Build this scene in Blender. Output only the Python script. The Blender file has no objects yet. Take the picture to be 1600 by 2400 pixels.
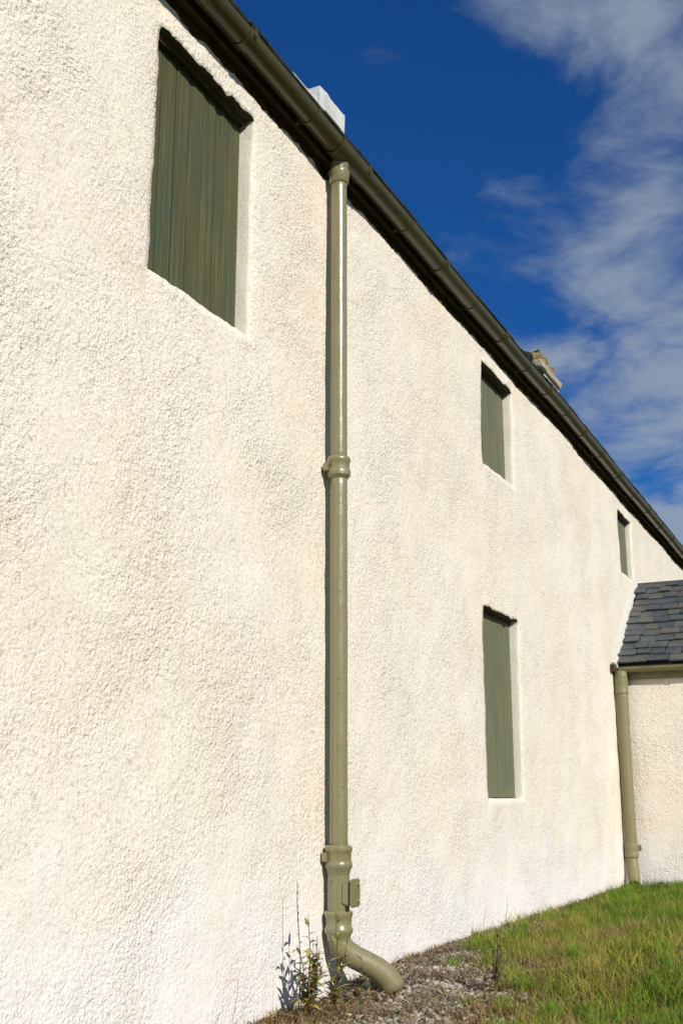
import bpy, bmesh, math, random
import numpy as np
from mathutils import Vector, Matrix, noise
R = math.radians
rnd = random.Random(7)
rng = np.random.default_rng(11)
scene = bpy.context.scene
COL = scene.collection

# ------------------------------------------------------------ camera
PITCH, YAW = R(14.24), R(25.463)
cam_d = bpy.data.cameras.new('camera')
cam = bpy.data.objects.new('camera', cam_d); COL.objects.link(cam)
cam.location = (2.6655, 0.0, 0.982)
cam.rotation_euler = (R(90) + PITCH, 0, YAW)
cam_d.sensor_fit = 'VERTICAL'; cam_d.sensor_height = 36; cam_d.sensor_width = 24
cam_d.lens = 39.44
cam_d.clip_start = 0.05; cam_d.clip_end = 2000
scene.camera = cam

# ------------------------------------------------------------ light
SUN_EL = R(30); SUN_V = Vector((0.84, -0.54, 0)).normalized() * math.cos(SUN_EL) + Vector((0, 0, math.sin(SUN_EL)))
sun_d = bpy.data.lights.new('sun', 'SUN'); sun_d.energy = 4.5; sun_d.angle = R(0.53); sun_d.color = (1.0, 0.945, 0.87)
sun = bpy.data.objects.new('sun', sun_d); COL.objects.link(sun)
sun.rotation_euler = SUN_V.to_track_quat('Z', 'Y').to_euler()
sun.location = (20, -15, 15)

w = bpy.data.worlds.new('World'); scene.world = w; w.use_nodes = True
nt = w.node_tree; nt.nodes.clear()
def N(t, tree=None, **k):
    n = (tree or nt).nodes.new(t)
    for a, b in k.items(): setattr(n, a, b)
    return n
L = nt.links.new
def wmath(op, a, b=None, c=None):
    n = N('ShaderNodeMath', operation=op)
    for i, v in enumerate((a, b, c)):
        if v is None: continue
        if isinstance(v, (int, float)): n.inputs[i].default_value = v
        else: L(v, n.inputs[i])
    return n.outputs[0]
sky = N('ShaderNodeTexSky', sky_type='NISHITA'); sky.sun_disc = False
sky.sun_elevation = SUN_EL; sky.sun_rotation = math.atan2(SUN_V.x, SUN_V.y)
sky.air_density = 1.0; sky.dust_density = 0.35; sky.ozone_density = 2.6
hs = N('ShaderNodeHueSaturation'); hs.inputs['Saturation'].default_value = 1.15; hs.inputs['Value'].default_value = 0.85
L(sky.outputs[0], hs.inputs['Color'])
pol = N('ShaderNodeMix', data_type='RGBA', blend_type='MULTIPLY'); pol.inputs[0].default_value = 1; L(hs.outputs[0], pol.inputs[6]); pol.inputs[7].default_value = (.17, .56, 1.02, 1)
tc = N('ShaderNodeTexCoord'); sep = N('ShaderNodeSeparateXYZ'); L(tc.outputs['Generated'], sep.inputs[0])
zc = wmath('MAXIMUM', wmath('ADD', sep.outputs[2], 0.22), 0.08)
cx = wmath('DIVIDE', sep.outputs[0], zc); cy = wmath('DIVIDE', sep.outputs[1], zc)
comb = N('ShaderNodeCombineXYZ'); L(cx, comb.inputs[0]); L(cy, comb.inputs[1])
mp = N('ShaderNodeMapping'); L(comb.outputs[0], mp.inputs[0])
mp.inputs['Location'].default_value = (1.1, 7.2, 0.0); mp.inputs['Rotation'].default_value = (0, 0, R(25)); mp.inputs['Scale'].default_value = (1.25, 1.55, 1)
n1 = N('ShaderNodeTexNoise'); n1.inputs['Scale'].default_value = 3.0; n1.inputs['Detail'].default_value = 10; n1.inputs['Roughness'].default_value = 0.58; n1.inputs['Distortion'].default_value = 0.35
L(mp.outputs[0], n1.inputs['Vector'])
bank = N('ShaderNodeMapRange', interpolation_type='SMOOTHSTEP'); bank.inputs[1].default_value = -0.40; bank.inputs[2].default_value = -0.08
bank.inputs[3].default_value = -0.17; bank.inputs[4].default_value = 0.11
L(sep.outputs[0], bank.inputs[0])
low = N('ShaderNodeMapRange'); low.inputs[1].default_value = 0.55; low.inputs[2].default_value = 0.05; low.inputs[3].default_value = -0.02; low.inputs[4].default_value = 0.27
L(sep.outputs[2], low.inputs[0])
dens = wmath('ADD', wmath('ADD', n1.outputs[0], bank.outputs[0]), low.outputs[0])
cr = N('ShaderNodeMapRange', interpolation_type='SMOOTHSTEP'); cr.inputs[1].default_value = 0.485; cr.inputs[2].default_value = 0.76; cr.inputs[3].default_value = 0; cr.inputs[4].default_value = 0.80
L(dens, cr.inputs[0])
mix = N('ShaderNodeMix', data_type='RGBA')
L(cr.outputs[0], mix.inputs[0]); L(pol.outputs[2], mix.inputs[6]); mix.inputs[7].default_value = (3.1, 3.7, 4.5, 1)
bg = N('ShaderNodeBackground'); bg.inputs[1].default_value = 0.10
L(mix.outputs[2], bg.inputs[0])
wo = N('ShaderNodeOutputWorld'); L(bg.outputs[0], wo.inputs[0])
scene.view_settings.view_transform = 'Standard'; scene.view_settings.look = 'None'
scene.view_settings.exposure = 0.0; scene.view_settings.gamma = 1.0
scene.view_settings.use_curve_mapping = False

# ------------------------------------------------------------ materials
def mat(name, base=(.5,.5,.5), rough=.7, layers=(), bumps=(), spec=.3, coord='Object', scale=(1,1,1), attr=None, gloss_noise=None, coat=0):
    """layers: (noise scale, lo, hi, colour, strength[, stretch])  bumps: (kind, scale, distance, detail)"""
    m = bpy.data.materials.new(name); m.use_nodes = True
    t = m.node_tree; b = t.nodes['Principled BSDF']; lk = t.links.new
    b.inputs['Roughness'].default_value = rough; b.inputs['Specular IOR Level'].default_value = spec
    b.inputs['Coat Weight'].default_value = coat; b.inputs['Coat Roughness'].default_value = .20
    co = t.nodes.new('ShaderNodeTexCoord').outputs[coord]
    if attr:
        a = t.nodes.new('ShaderNodeAttribute'); a.attribute_name = attr; cur = a.outputs['Color']
    else:
        c = t.nodes.new('ShaderNodeRGB'); c.outputs[0].default_value = (*base, 1); cur = c.outputs[0]
    for i, l in enumerate(layers):
        sc, lo, hi, colr, st = l[:5]; stretch = l[5] if len(l) > 5 else scale
        mpn = t.nodes.new('ShaderNodeMapping'); mpn.inputs['Scale'].default_value = stretch; mpn.inputs['Location'].default_value = (i*3.7, i*1.9, i*5.1)
        lk(co, mpn.inputs[0])
        n = t.nodes.new('ShaderNodeTexNoise'); n.inputs['Scale'].default_value = sc; n.inputs['Detail'].default_value = 4; n.inputs['Roughness'].default_value = .55
        lk(mpn.outputs[0], n.inputs['Vector'])
        mr = t.nodes.new('ShaderNodeMapRange'); mr.interpolation_type = 'SMOOTHSTEP'
        mr.inputs[1].default_value = lo; mr.inputs[2].default_value = hi; mr.inputs[4].default_value = st
        lk(n.outputs[0], mr.inputs[0])
        mx = t.nodes.new('ShaderNodeMix'); mx.data_type = 'RGBA'; lk(mr.outputs[0], mx.inputs[0]); lk(cur, mx.inputs[6]); mx.inputs[7].default_value = (*colr, 1)
        cur = mx.outputs[2]
    lk(cur, b.inputs['Base Color'])
    prev = None
    for kind, sc, dist, det in bumps:
        if kind == 'v':
            n = t.nodes.new('ShaderNodeTexVoronoi'); n.inputs['Scale'].default_value = sc; n.feature = 'SMOOTH_F1'; out = n.outputs['Distance']
        else:
            n = t.nodes.new('ShaderNodeTexNoise'); n.inputs['Scale'].default_value = sc; n.inputs['Detail'].default_value = det; n.inputs['Roughness'].default_value = .6; out = n.outputs[0]
        lk(co, n.inputs['Vector'])
        bp = t.nodes.new('ShaderNodeBump'); bp.inputs['Strength'].default_value = 1; bp.inputs['Distance'].default_value = dist
        lk(out, bp.inputs['Height'])
        if prev: lk(prev, bp.inputs['Normal'])
        prev = bp.outputs[0]
    if prev: lk(prev, b.inputs['Normal'])
    if gloss_noise:
        sc, a0, a1 = gloss_noise
        n = t.nodes.new('ShaderNodeTexNoise'); n.inputs['Scale'].default_value = sc; lk(co, n.inputs['Vector'])
        mr = t.nodes.new('ShaderNodeMapRange'); mr.inputs[1].default_value = .35; mr.inputs[2].default_value = .65; mr.inputs[3].default_value = a0; mr.inputs[4].default_value = a1
        lk(n.outputs[0], mr.inputs[0]); lk(mr.outputs[0], b.inputs['Roughness'])
    return m

M = {}
HARL_LAYERS = [(0.9, .42, .66, (.86, .71, .52), .36), (1.6, .46, .68, (.78, .79, .66), .5), (0.55, .5, .7, (.86, .80, .70), .6),
               (5.0, .50, .72, (.76, .62, .50), .25), (52, .54, .66, (.44, .39, .30), .5), (80, .60, .72, (.30, .26, .20), .6), (30, .60, .72, (.93, .90, .82), .4)]
M['harl'] = mat('cream_harling', (.83, .76, .64), .9, HARL_LAYERS, [('n', 56, .0140, 3), ('v', 105, .003, 0), ('n', 17, .010, 2)], .15)
def harl_extras(m):
    t = m.node_tree; lk = t.links.new; b = t.nodes['Principled BSDF']; cur = b.inputs['Base Color'].links[0].from_socket
    geo = t.nodes.new('ShaderNodeNewGeometry'); sp = t.nodes.new('ShaderNodeSeparateXYZ'); lk(geo.outputs['Position'], sp.inputs[0])
    n = t.nodes.new('ShaderNodeTexNoise'); n.inputs['Scale'].default_value = 2.6; n.inputs['Detail'].default_value = 5; lk(geo.outputs['Position'], n.inputs['Vector'])
    a = t.nodes.new('ShaderNodeMath'); a.operation = 'MULTIPLY_ADD'; a.inputs[1].default_value = 1.6; a.inputs[2].default_value = -.8; lk(n.outputs[0], a.inputs[0])
    z = t.nodes.new('ShaderNodeMath'); z.operation = 'ADD'; lk(sp.outputs[2], z.inputs[0]); lk(a.outputs[0], z.inputs[1])
    mr = t.nodes.new('ShaderNodeMapRange'); mr.interpolation_type = 'SMOOTHSTEP'; mr.inputs[1].default_value = 1.0; mr.inputs[2].default_value = .05; mr.inputs[4].default_value = .8; lk(z.outputs[0], mr.inputs[0])
    mx = t.nodes.new('ShaderNodeMix'); mx.data_type = 'RGBA'; lk(mr.outputs[0], mx.inputs[0]); lk(cur, mx.inputs[6]); mx.inputs[7].default_value = (.83, .81, .785, 1)
    # damp grime in a thin ragged line at the very foot
    m2 = t.nodes.new('ShaderNodeMapRange'); m2.interpolation_type = 'SMOOTHSTEP'; m2.inputs[1].default_value = .10; m2.inputs[2].default_value = -.35; m2.inputs[4].default_value = .55
    z2 = t.nodes.new('ShaderNodeMath'); z2.operation = 'MULTIPLY_ADD'; lk(a.outputs[0], z2.inputs[0]); z2.inputs[1].default_value = .5; lk(sp.outputs[2], z2.inputs[2]); lk(z2.outputs[0], m2.inputs[0])
    my = t.nodes.new('ShaderNodeMix'); my.data_type = 'RGBA'; lk(m2.outputs[0], my.inputs[0]); lk(mx.outputs[2], my.inputs[6]); my.inputs[7].default_value = (.45, .42, .33, 1)
    lk(my.outputs[2], b.inputs['Base Color'])
    n3 = t.nodes.new('ShaderNodeTexNoise'); n3.inputs['Scale'].default_value = 1.7; n3.inputs['Detail'].default_value = 3; lk(geo.outputs['Position'], n3.inputs['Vector'])
    m3 = t.nodes.new('ShaderNodeMapRange'); m3.inputs[1].default_value = .36; m3.inputs[2].default_value = .62; m3.inputs[3].default_value = .35; m3.inputs[4].default_value = 1; lk(n3.outputs[0], m3.inputs[0])
    for q in t.nodes:
        if q.type == 'BUMP': lk(m3.outputs[0], q.inputs['Strength'])
harl_extras(M['harl'])
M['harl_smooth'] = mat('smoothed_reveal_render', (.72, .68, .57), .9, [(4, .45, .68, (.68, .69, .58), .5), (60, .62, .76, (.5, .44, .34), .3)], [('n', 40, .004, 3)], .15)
M['harl_white'] = mat('limewashed_harling', (.64, .65, .64), .9, [(3, .42, .66, (.46, .48, .44), .7), (40, .6, .75, (.4, .4, .36), .4)], [('n', 40, .012, 3)], .15)
M['mortar'] = mat('pale_mortar', (.60, .59, .53), .9, [(9, .45, .7, (.55, .53, .47), .5)], [('n', 45, .02, 3)], .15)
M['wallhead'] = mat('wallhead_brown', (.085, .05, .022), .85, [(6, .45, .65, (.04, .022, .01), .7), (14, .5, .7, (.16, .095, .04), .5)], [('n', 30, .012, 3)], .2)
M['soffit'] = mat('dark_soffit_board', (.07, .055, .025), .8, [(5, .45, .65, (.03, .025, .012), .6)], [('n', 25, .004, 3)], .2)
M['shutter'] = mat('faded_olive_board_paint', (.082, .084, .034), .62,
    [(4, .47, .64, (.055, .083, .055), .6, (1, 1.6, .45)), (4.6, .54, .68, (.125, .095, .030), .55, (1, 1.8, .5)), (20, .50, .66, (.15, .15, .070), .6, (1, 2.2, .05)), (50, .52, .66, (.04, .043, .016), .45, (1, 1.6, .04))],
    [('n', 90, .001, 2)], .3, coord='Object')
M['shutter_green'] = mat('sage_board_paint', (.145, .150, .078), .6,
    [(5, .48, .66, (.10, .135, .095), .6, (1, 1.6, .45)), (7, .55, .7, (.16, .12, .045), .5, (1, 2.0, .5)), (30, .5, .68, (.20, .21, .13), .4, (1, 2, .08))], [('n', 90, .001, 2)], .3)
M['lintel_and_shade'] = mat('dark_olive_lintel_and_shade', (.050, .048, .018), .7, [(9, .45, .7, (.04, .04, .016), .6)], [('n', 60, .002, 3)], .25)  # soffit paint, also colours the painted shade bars at shutter top and foot
PIPE = (.215, .195, .092)
M['pipe'] = mat('olive_gloss_paint', PIPE, .28, [(4, .48, .68, (.17, .17, .085), .6), (34, .62, .70, (.12, .07, .03), .6), (3, .5, .7, (.25, .22, .12), .5, (1, 1, .3)), (9, .62, .74, (.10, .085, .05), .5, (1, 1, .15))],
                [('n', 16, .0016, 3), ('n', 110, .0006, 2)], .7, gloss_noise=(9, .22, .38), coat=.5)
M['pipe_dull'] = mat('olive_dull_paint', (.215, .195, .095), .5, [(8, .48, .68, (.19, .19, .10), .6), (40, .60, .72, (.12, .10, .055), .5)], [('n', 22, .003, 3)], .4)
M['gutter'] = mat('dark_olive_gutter_paint', (.062, .056, .016), .30, [(3, .45, .65, (.042, .044, .014), .6), (25, .55, .7, (.11, .10, .045), .4), (5, .55, .7, (.07, .035, .012), .4)], [('n', 14, .002, 3)], .45)
M['board'] = mat('brown_cover_board', (.200, .165, .075), .6, [(6, .45, .65, (.15, .11, .045), .6, (1, 1, .2))], [('n', 60, .002, 2)], .3)
M['porch_gutter'] = mat('olive_porch_gutter_paint', (.200, .180, .075), .45, [(6, .45, .65, (.15, .135, .05), .6), (30, .58, .7, (.10, .06, .02), .5)], [('n', 14, .002, 3)], .45)
M['slate'] = mat('blue_grey_slate', (.075, .088, .098), .5, [(2.2, .4, .65, (.045, .054, .062), .8), (7, .55, .7, (.13, .14, .12), .5), (30, .6, .72, (.22, .22, .19), .5)], [('n', 30, .006, 4)], .5)
M['slate_b'] = mat('grey_brown_slate', (.105, .105, .092), .55, [(3, .4, .65, (.06, .066, .065), .8), (26, .58, .72, (.20, .20, .16), .6)], [('n', 30, .006, 4)], .45)
M['ridge'] = mat('dark_ridge_tile', (.06, .07, .078), .5, [(6, .5, .7, (.12, .12, .11), .5)], [('n', 20, .004, 3)], .4)
M['buff'] = mat('buff_mossy_stone', (.27, .21, .115), .9, [(10, .48, .62, (.20, .20, .07), .8), (22, .5, .7, (.58, .50, .36), .6)], [('n', 26, .03, 3)], .2)
M['black'] = mat('black_pot_and_shade', (.014, .013, .012), .8, [(10, .5, .7, (.03, .028, .02), .5)], [('n', 30, .01, 2)], .2)  # the pot's own black, also paints shade under coping and behind planks
M['cope'] = mat('cream_coping_stone', (.42, .38, .27), .85, [(12, .48, .66, (.36, .34, .20), .6)], [('n', 26, .02, 3)], .2)
M['soil'] = mat('gritty_soil', (.17, .14, .10), .95, [(3, .42, .62, (.10, .08, .05), .7), (24, .45, .65, (.36, .33, .27), .6), (90, .5, .7, (.08, .065, .045), .7)], [('n', 40, .03, 4)], .15, coord='Object')
M['turf'] = mat('turf_earth', (.075, .095, .022), .95, [(2.5, .42, .62, (.13, .105, .035), .7), (30, .5, .7, (.03, .045, .012), .7)], [('n', 40, .03, 4)], .15)
M['stones'] = mat('pebbles', rough=.85, attr='col', bumps=[('n', 180, .003, 3)], spec=.25)
M['leafy'] = mat('leaf_tissue', rough=.6, attr='col', spec=.25)
M['stem'] = mat('dry_stem', (.13, .095, .05), .8, [(30, .45, .6, (.05, .035, .02), .6)], (), .2)
for k in ('leafy',):
    b = M[k].node_tree.nodes['Principled BSDF']
    b.inputs['Subsurface Weight'].default_value = 0.0
M['stone_pale'] = mat('pale_fieldstone', (.42, .37, .29), .85, [(20, .45, .65, (.28, .25, .19), .6)], [('n', 60, .01, 4)], .2)
M['stone_dark'] = mat('dark_fieldstone', (.11, .095, .07), .85, [(20, .45, .65, (.06, .05, .04), .6)], [('n', 60, .01, 4)], .2)

# ------------------------------------------------------------ helpers
def link(name, me, parent=None, m=None, smooth=False):
    o = bpy.data.objects.new(name, me); COL.objects.link(o)
    if parent: o.parent = parent
    if m and not me.materials: me.materials.append(m)
    if smooth: me.shade_smooth()
    return o
def thing(name, label, cat, loc=(0,0,0), group=None, mesh=None):
    o = bpy.data.objects.new(name, mesh); COL.objects.link(o); o.location = loc
    o['label'] = label; o['category'] = cat
    if group: o['group'] = group
    return o
def mesh(name, v, f, m=None):
    me = bpy.data.meshes.new(name); me.from_pydata([tuple(p) for p in v], [], [tuple(q) for q in f]); me.update()
    if m: me.materials.append(m)
    return me
def fast_mesh(name, verts, quads, m=None, cols=None):
    """verts (n,3); quads (k,s) same-size polygons"""
    me = bpy.data.meshes.new(name); s = quads.shape[1]
    me.vertices.add(len(verts)); me.vertices.foreach_set('co', verts.astype(np.float32).ravel())
    me.loops.add(quads.size); me.loops.foreach_set('vertex_index', quads.astype(np.int32).ravel())
    me.polygons.add(len(quads)); me.polygons.foreach_set('loop_start', np.arange(0, quads.size, s, dtype=np.int32))
    me.update(calc_edges=True); me.validate()
    if cols is not None:
        a = me.color_attributes.new('col', 'FLOAT_COLOR', 'POINT')
        c4 = np.ones((len(verts), 4), np.float32); c4[:, :3] = cols; a.data.foreach_set('color', c4.ravel())
    if m: me.materials.append(m)
    return me
def box_bm(bm, lo, hi, bevel=0):
    r = bmesh.ops.create_cube(bm, size=1)['verts']
    for v in r:
        v.co = Vector([(a+b)/2 + c*(b-a) for a, b, c in zip(lo, hi, v.co)])
    if bevel:
        ed = list({e for v in r for e in v.link_edges})
        bmesh.ops.bevel(bm, geom=ed, offset=bevel, segments=2, affect='EDGES')
def box(name, lo, hi, m, parent=None, bevel=0, jitter=0):
    bm = bmesh.new(); box_bm(bm, lo, hi, bevel)
    if jitter:
        for v in bm.verts: v.co += Vector([rnd.uniform(-jitter, jitter) for _ in range(3)])
    me = bpy.data.meshes.new(name); bm.to_mesh(me); bm.free()
    return link(name, me, parent, m)
def tube_data(path, radii, seg=20, cap=True):
    P = [Vector(p) for p in path]; V = []; F = []
    ref = None
    for i, p in enumerate(P):
        a = P[max(i-1, 0)]; b = P[min(i+1, len(P)-1)]; t = (b-a).normalized()
        if ref is None: ref = Vector((1, 0, 0)) if abs(t.x) < .8 else Vector((0, 1, 0))
        u = (ref - t*ref.dot(t)).normalized(); ref = u; v = t.cross(u)
        for k in range(seg):
            an = 2*math.pi*k/seg; V.append(p + (u*math.cos(an) + v*math.sin(an))*radii[i])
    for i in range(len(P)-1):
        for k in range(seg):
            k2 = (k+1) % seg; F.append((i*seg+k, i*seg+k2, (i+1)*seg+k2, (i+1)*seg+k))
    if cap:
        F.append(tuple(range(seg))[::-1]); F.append(tuple((len(P)-1)*seg+k for k in range(seg)))
    return V, F
def tube(name, path, radii, m, parent=None, seg=20, cap=True):
    if isinstance(radii, (int, float)): radii = [radii]*len(path)
    V, F = tube_data(path, radii, seg, cap)
    me = mesh(name, V, F); o = link(name, me, parent, m, True)
    return o
def sharp(o, ang=40):
    o.data.shade_smooth()
    bm = bmesh.new(); bm.from_mesh(o.data)
    bmesh.ops.recalc_face_normals(bm, faces=bm.faces[:])
    for e in bm.edges:
        e.smooth = not (len(e.link_faces) == 2 and e.calc_face_angle(0) > R(ang))
    bm.to_mesh(o.data); bm.free(); return o
def lathe_z(name, x, y, prof, m, parent=None, seg=32):
    """prof: list of (z, r) from top to bottom"""
    V, F = tube_data([(x, y, z) for z, r in prof], [r for z, r in prof], seg)
    # guard against zero-length tangents: rebuild rings straight
    V = []
    for z, r in prof:
        for k in range(seg):
            a = 2*math.pi*k/seg; V.append((x + r*math.cos(a), y + r*math.sin(a), z))
    o = link(name, mesh(name, V, F), parent, m); return sharp(o, 35)
def fbm(x, y, z=0.0, s=1.0, oct=3):
    a = 0; amp = 1; tot = 0
    for i in range(oct):
        a += amp*noise.noise(Vector((x*s, y*s, z*s)) + Vector((17.3*i, 5.1, 9.7*i))); tot += amp; amp *= .5; s *= 2.1
    return a/tot
def smooth(a, b, x):
    t = min(1, max(0, (x-a)/(b-a))); return t*t*(3-2*t)
def sag(y): return -0.06*smooth(10, 18, y) + 0.006*math.sin(y*1.3) + 0.004*math.sin(y*3.1+1)

# ------------------------------------------------------------ ground (one sheet to the horizon)
def gh(x, y):
    h = 0.065*smooth(5.3, 6.6, y) * 1.0
    h += 0.045*math.exp(-((x-.25)**2/.09 + (y-5.75)**2/.12))
    h += 0.10*smooth(.3, 1.6, x)*smooth(4.6, 6.2, y)*(1-smooth(14, 30, y)) * (1-smooth(2.5, 6, x))
    h += 0.02*fbm(x, y, 3, 2.0) + 0.010*fbm(x, y, 8, 9.0)
    if x > 12 or y > 40 or y < -12 or x < -10: h += 0.6*fbm(x, y, 0, .02)*min(1, (abs(x)+abs(y)-30)/60 if abs(x)+abs(y) > 30 else 0)
    return h
def axis(vals):
    return np.array(sorted(set(np.round(vals, 4))))
xs = axis(list(np.arange(-.3, 3.6, .045)) + list(np.arange(3.6, 8, .4)) + [9, 11, 14, 18, 25, 40, 70, 120, 220, 400, 700] + [-.6, -1.2, -2.5, -4, -6, -9, -14, -22, -40, -80, -160, -400, -700])
ys = axis(list(np.arange(3.6, 9, .045)) + list(np.arange(9, 15, .12)) + list(np.arange(-4, 3.6, .3)) + [16, 18, 20, 23, 27, 32, 40, 60, 100, 200, 400, 700] + [-5, -7, -10, -15, -25, -50, -100, -250, -600])
V = np.array([(x, y, gh(x, y)) for y in ys for x in xs]); nx = len(xs)
Q = np.array([(j*nx+i, j*nx+i+1, (j+1)*nx+i+1, (j+1)*nx+i) for j in range(len(ys)-1) for i in range(nx-1)])
def grass_edge(y):      # x beyond which the turf starts
    pts = [(3.0, 1.2), (4.85, 1.10), (5.3, 1.06), (5.6, .98), (6.0, .76), (6.5, .44), (7.0, .27), (7.6, .13), (8.2, .08), (12.6, .08)]
    if y <= pts[0][0]: return pts[0][1]
    for (a, b), (c, d) in zip(pts, pts[1:]):
        if y <= c: return b + (d-b)*(y-a)/(c-a)
    return .08
me = fast_mesh('ground', V, Q)
me.materials.append(M['soil']); me.materials.append(M['turf'])
mi = np.zeros(len(Q), np.int32); cen = V[Q].mean(axis=1)
for i, (x, y, z) in enumerate(cen):
    if x > grass_edge(y) + .05*noise.noise(Vector((x*5, y*5, 0))): mi[i] = 1
me.polygons.foreach_set('material_index', mi)
ground = link('ground', me, smooth=True); ground['kind'] = 'structure'

# ------------------------------------------------------------ main house
house = thing('house', 'long two-storey cream harled house with boarded windows and dark eaves gutter line', 'house')
Y0, Y1 = -3.0, 28.0
ZTOP = 4.582
OPEN = [dict(y0=3.67, y1=4.52, z0=3.205, z1=4.44, m='shutter', rag=.030), dict(y0=8.24, y1=9.06, z0=3.565, z1=4.43, m='shutter_green', rag=.018),
        dict(y0=8.10, y1=9.01, z0=.965, z1=2.395, m='shutter_green', rag=.022), dict(y0=13.42, y1=14.20, z0=3.60, z1=4.375, m='shutter_green', rag=.02)]
DEP = .074
yy = []; y = Y0
while y < Y1:
    yy.append(y); y += .024*max(1, max(y, 4)/5) if y > 1 else .08
yy.append(Y1); yy = np.array(yy)
zz = np.arange(-.25, ZTOP+.001, .030)
zz[-1] = ZTOP
for o in OPEN:
    for k in ('y0', 'y1'):
        yy[np.abs(yy-o[k]).argmin()] = o[k]
    for k in ('z0', 'z1'):
        zz[np.abs(zz-o[k]).argmin()] = o[k]
ny, nz = len(yy), len(zz)
WV = np.zeros((nz, ny, 3))
for j, z in enumerate(zz):
    for i, y in enumerate(yy):
        x = .016*noise.noise(Vector((y*.8, z*.8, 1))) + .006*noise.noise(Vector((y*5, z*5, 4))) + .0035*noise.noise(Vector((y*23, z*23, 2)))
        dy = .004*noise.noise(Vector((y*13, z*13, 30))); dz = .004*noise.noise(Vector((y*13, z*13, 50)))
        for o in OPEN:
            d1 = max(0, o['y0']-y, y-o['y1']); 
            if d1 > .2: continue
            dt = abs(z-o['z1']); wt = max(0, 1-dt/.12)*(1-min(1, d1/.1))
            if wt > 0:
                t = (y-o['y0'])/(o['y1']-o['y0'])
                rg = o['rag']*.75
                dz += wt*(rg*.7*noise.noise(Vector((y*7, 3, o['y0']))) + rg*.9*noise.noise(Vector((y*19, 7, 1))) + rg*.5*noise.noise(Vector((y*41, 2, 1))) + .004 - rg*.25*math.sin(math.pi*min(1, max(0, t))))
                x += wt*.008
            db = abs(z-o['z0']); wb = max(0, 1-db/.12)*(1-min(1, d1/.1))
            if wb > 0: dz += wb*(.010*noise.noise(Vector((y*9, 11, 1))) + .006*noise.noise(Vector((y*27, 11, 1)))); x += wb*.004
            dd = min(abs(y-o['y0']), abs(y-o['y1']))
            if dd < .1 and o['z0']-.1 < z < o['z1']+.1:
                ws = 1-dd/.1; dy += ws*(.006*noise.noise(Vector((z*6, 20, y)))+.003*noise.noise(Vector((z*21, 20, y)))); x -= ws*ws*.010
        if z > ZTOP-.16:
            wt = (z-(ZTOP-.16))/.16
            dz += wt*(.028*noise.noise(Vector((y*2.3, 1, 70))) + .030*noise.noise(Vector((y*7, 1, 71))) + .020*noise.noise(Vector((y*21, 1, 72))) + sag(y)) - .012*wt
        WV[j, i] = (x, y+dy, z+dz)
def inside(y, z):
    return any(o['y0'] < y < o['y1'] and o['z0'] < z < o['z1'] for o in OPEN)
faces = []
for j in range(nz-1):
    zc_ = (zz[j]+zz[j+1])/2
    for i in range(ny-1):
        if not inside((yy[i]+yy[i+1])/2, zc_): faces.append((j*ny+i, j*ny+i+1, (j+1)*ny+i+1, (j+1)*ny+i))
verts = list(WV.reshape(-1, 3))
def at(a, v): return int(np.abs(a-v).argmin())
N_GRID = len(faces); LINT = []
for o in OPEN:      # reveals run back from the ragged outer edge
    i0, i1, j0, j1 = at(yy, o['y0']), at(yy, o['y1']), at(zz, o['z0']), at(zz, o['z1'])
    ring = [(j0, i) for i in range(i0, i1)] + [(j, i1) for j in range(j0, j1)] + [(j1, i) for i in range(i1, i0, -1)] + [(j, i0) for j in range(j1, j0, -1)]
    idx = [j*ny+i for j, i in ring]; prev = idx
    for step, dpt in enumerate((.012, .04, DEP+.03)):
        cur = []
        for (j, i), q in zip(ring, idx):
            v = WV[j, i]; k = (1, .5, .1)[step]
            ny_ = yy[i]*(1-k)+v[1]*k; nz_ = zz[j]*(1-k)+v[2]*k
            inset = (.003, .005, .006)[step]
            if i == i0: ny_ += inset
            if i == i1: ny_ -= inset
            if j == j0: nz_ += inset
            if j == j1: nz_ -= inset*.3
            cur.append(len(verts)); verts.append(np.array((v[0]-dpt + .003*noise.noise(Vector((v[1]*20, v[2]*20, dpt*30))), ny_, nz_)))
        n = len(idx)
        for a in range(n):
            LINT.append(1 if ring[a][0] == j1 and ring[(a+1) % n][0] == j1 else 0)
            b = (a+1) % n; faces.append((prev[a], prev[b], cur[b], cur[a]))
        prev = cur
NF0 = N_GRID
me = fast_mesh('wall', np.array(verts), np.array(faces), M['harl'])
me.materials.append(M['harl_smooth']); me.materials.append(M['lintel_and_shade'])
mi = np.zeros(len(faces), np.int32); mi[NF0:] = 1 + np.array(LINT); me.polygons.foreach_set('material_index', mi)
bm = bmesh.new(); bm.from_mesh(me); bmesh.ops.recalc_face_normals(bm, faces=bm.faces[:])
bm.to_mesh(me); bm.free()
wall = link('front_wall', me, house, smooth=True)

RX, RZ0 = -2.6, 4.775           # ridge line, eave height
RZ = 7.07
# other walls of the house
def poly_wall(name, pts, depth, m, parent):
    """pts: polygon in world, extruded by vector depth"""
    n = len(pts); d = Vector(depth); V = [Vector(p) for p in pts] + [Vector(p)+d for p in pts]
    F = [tuple(range(n)), tuple(range(2*n-1, n-1, -1))] + [(i, (i+1) % n, n+(i+1) % n, n+i) for i in range(n)]
    o = link(name, mesh(name, V, F), parent, m)
    bm = bmesh.new(); bm.from_mesh(o.data); bmesh.ops.recalc_face_normals(bm, faces=bm.faces[:]); bm.to_mesh(o.data); bm.free(); return o
XB = RX*2
for yv, d in ((Y0+.01, .4), (Y1-.41, .4)):
    poly_wall('gable_wall', [(-.03, yv, -.3), (XB, yv, -.3), (XB, yv, 4.62), (RX, yv, RZ-.12), (-.03, yv, 4.62)], (0, d, 0), M['harl'], house)
box('rear_wall', (XB-.02, Y0+.42, -.3), (XB+.4, Y1-.42, 4.6), M['harl'], house)
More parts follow.
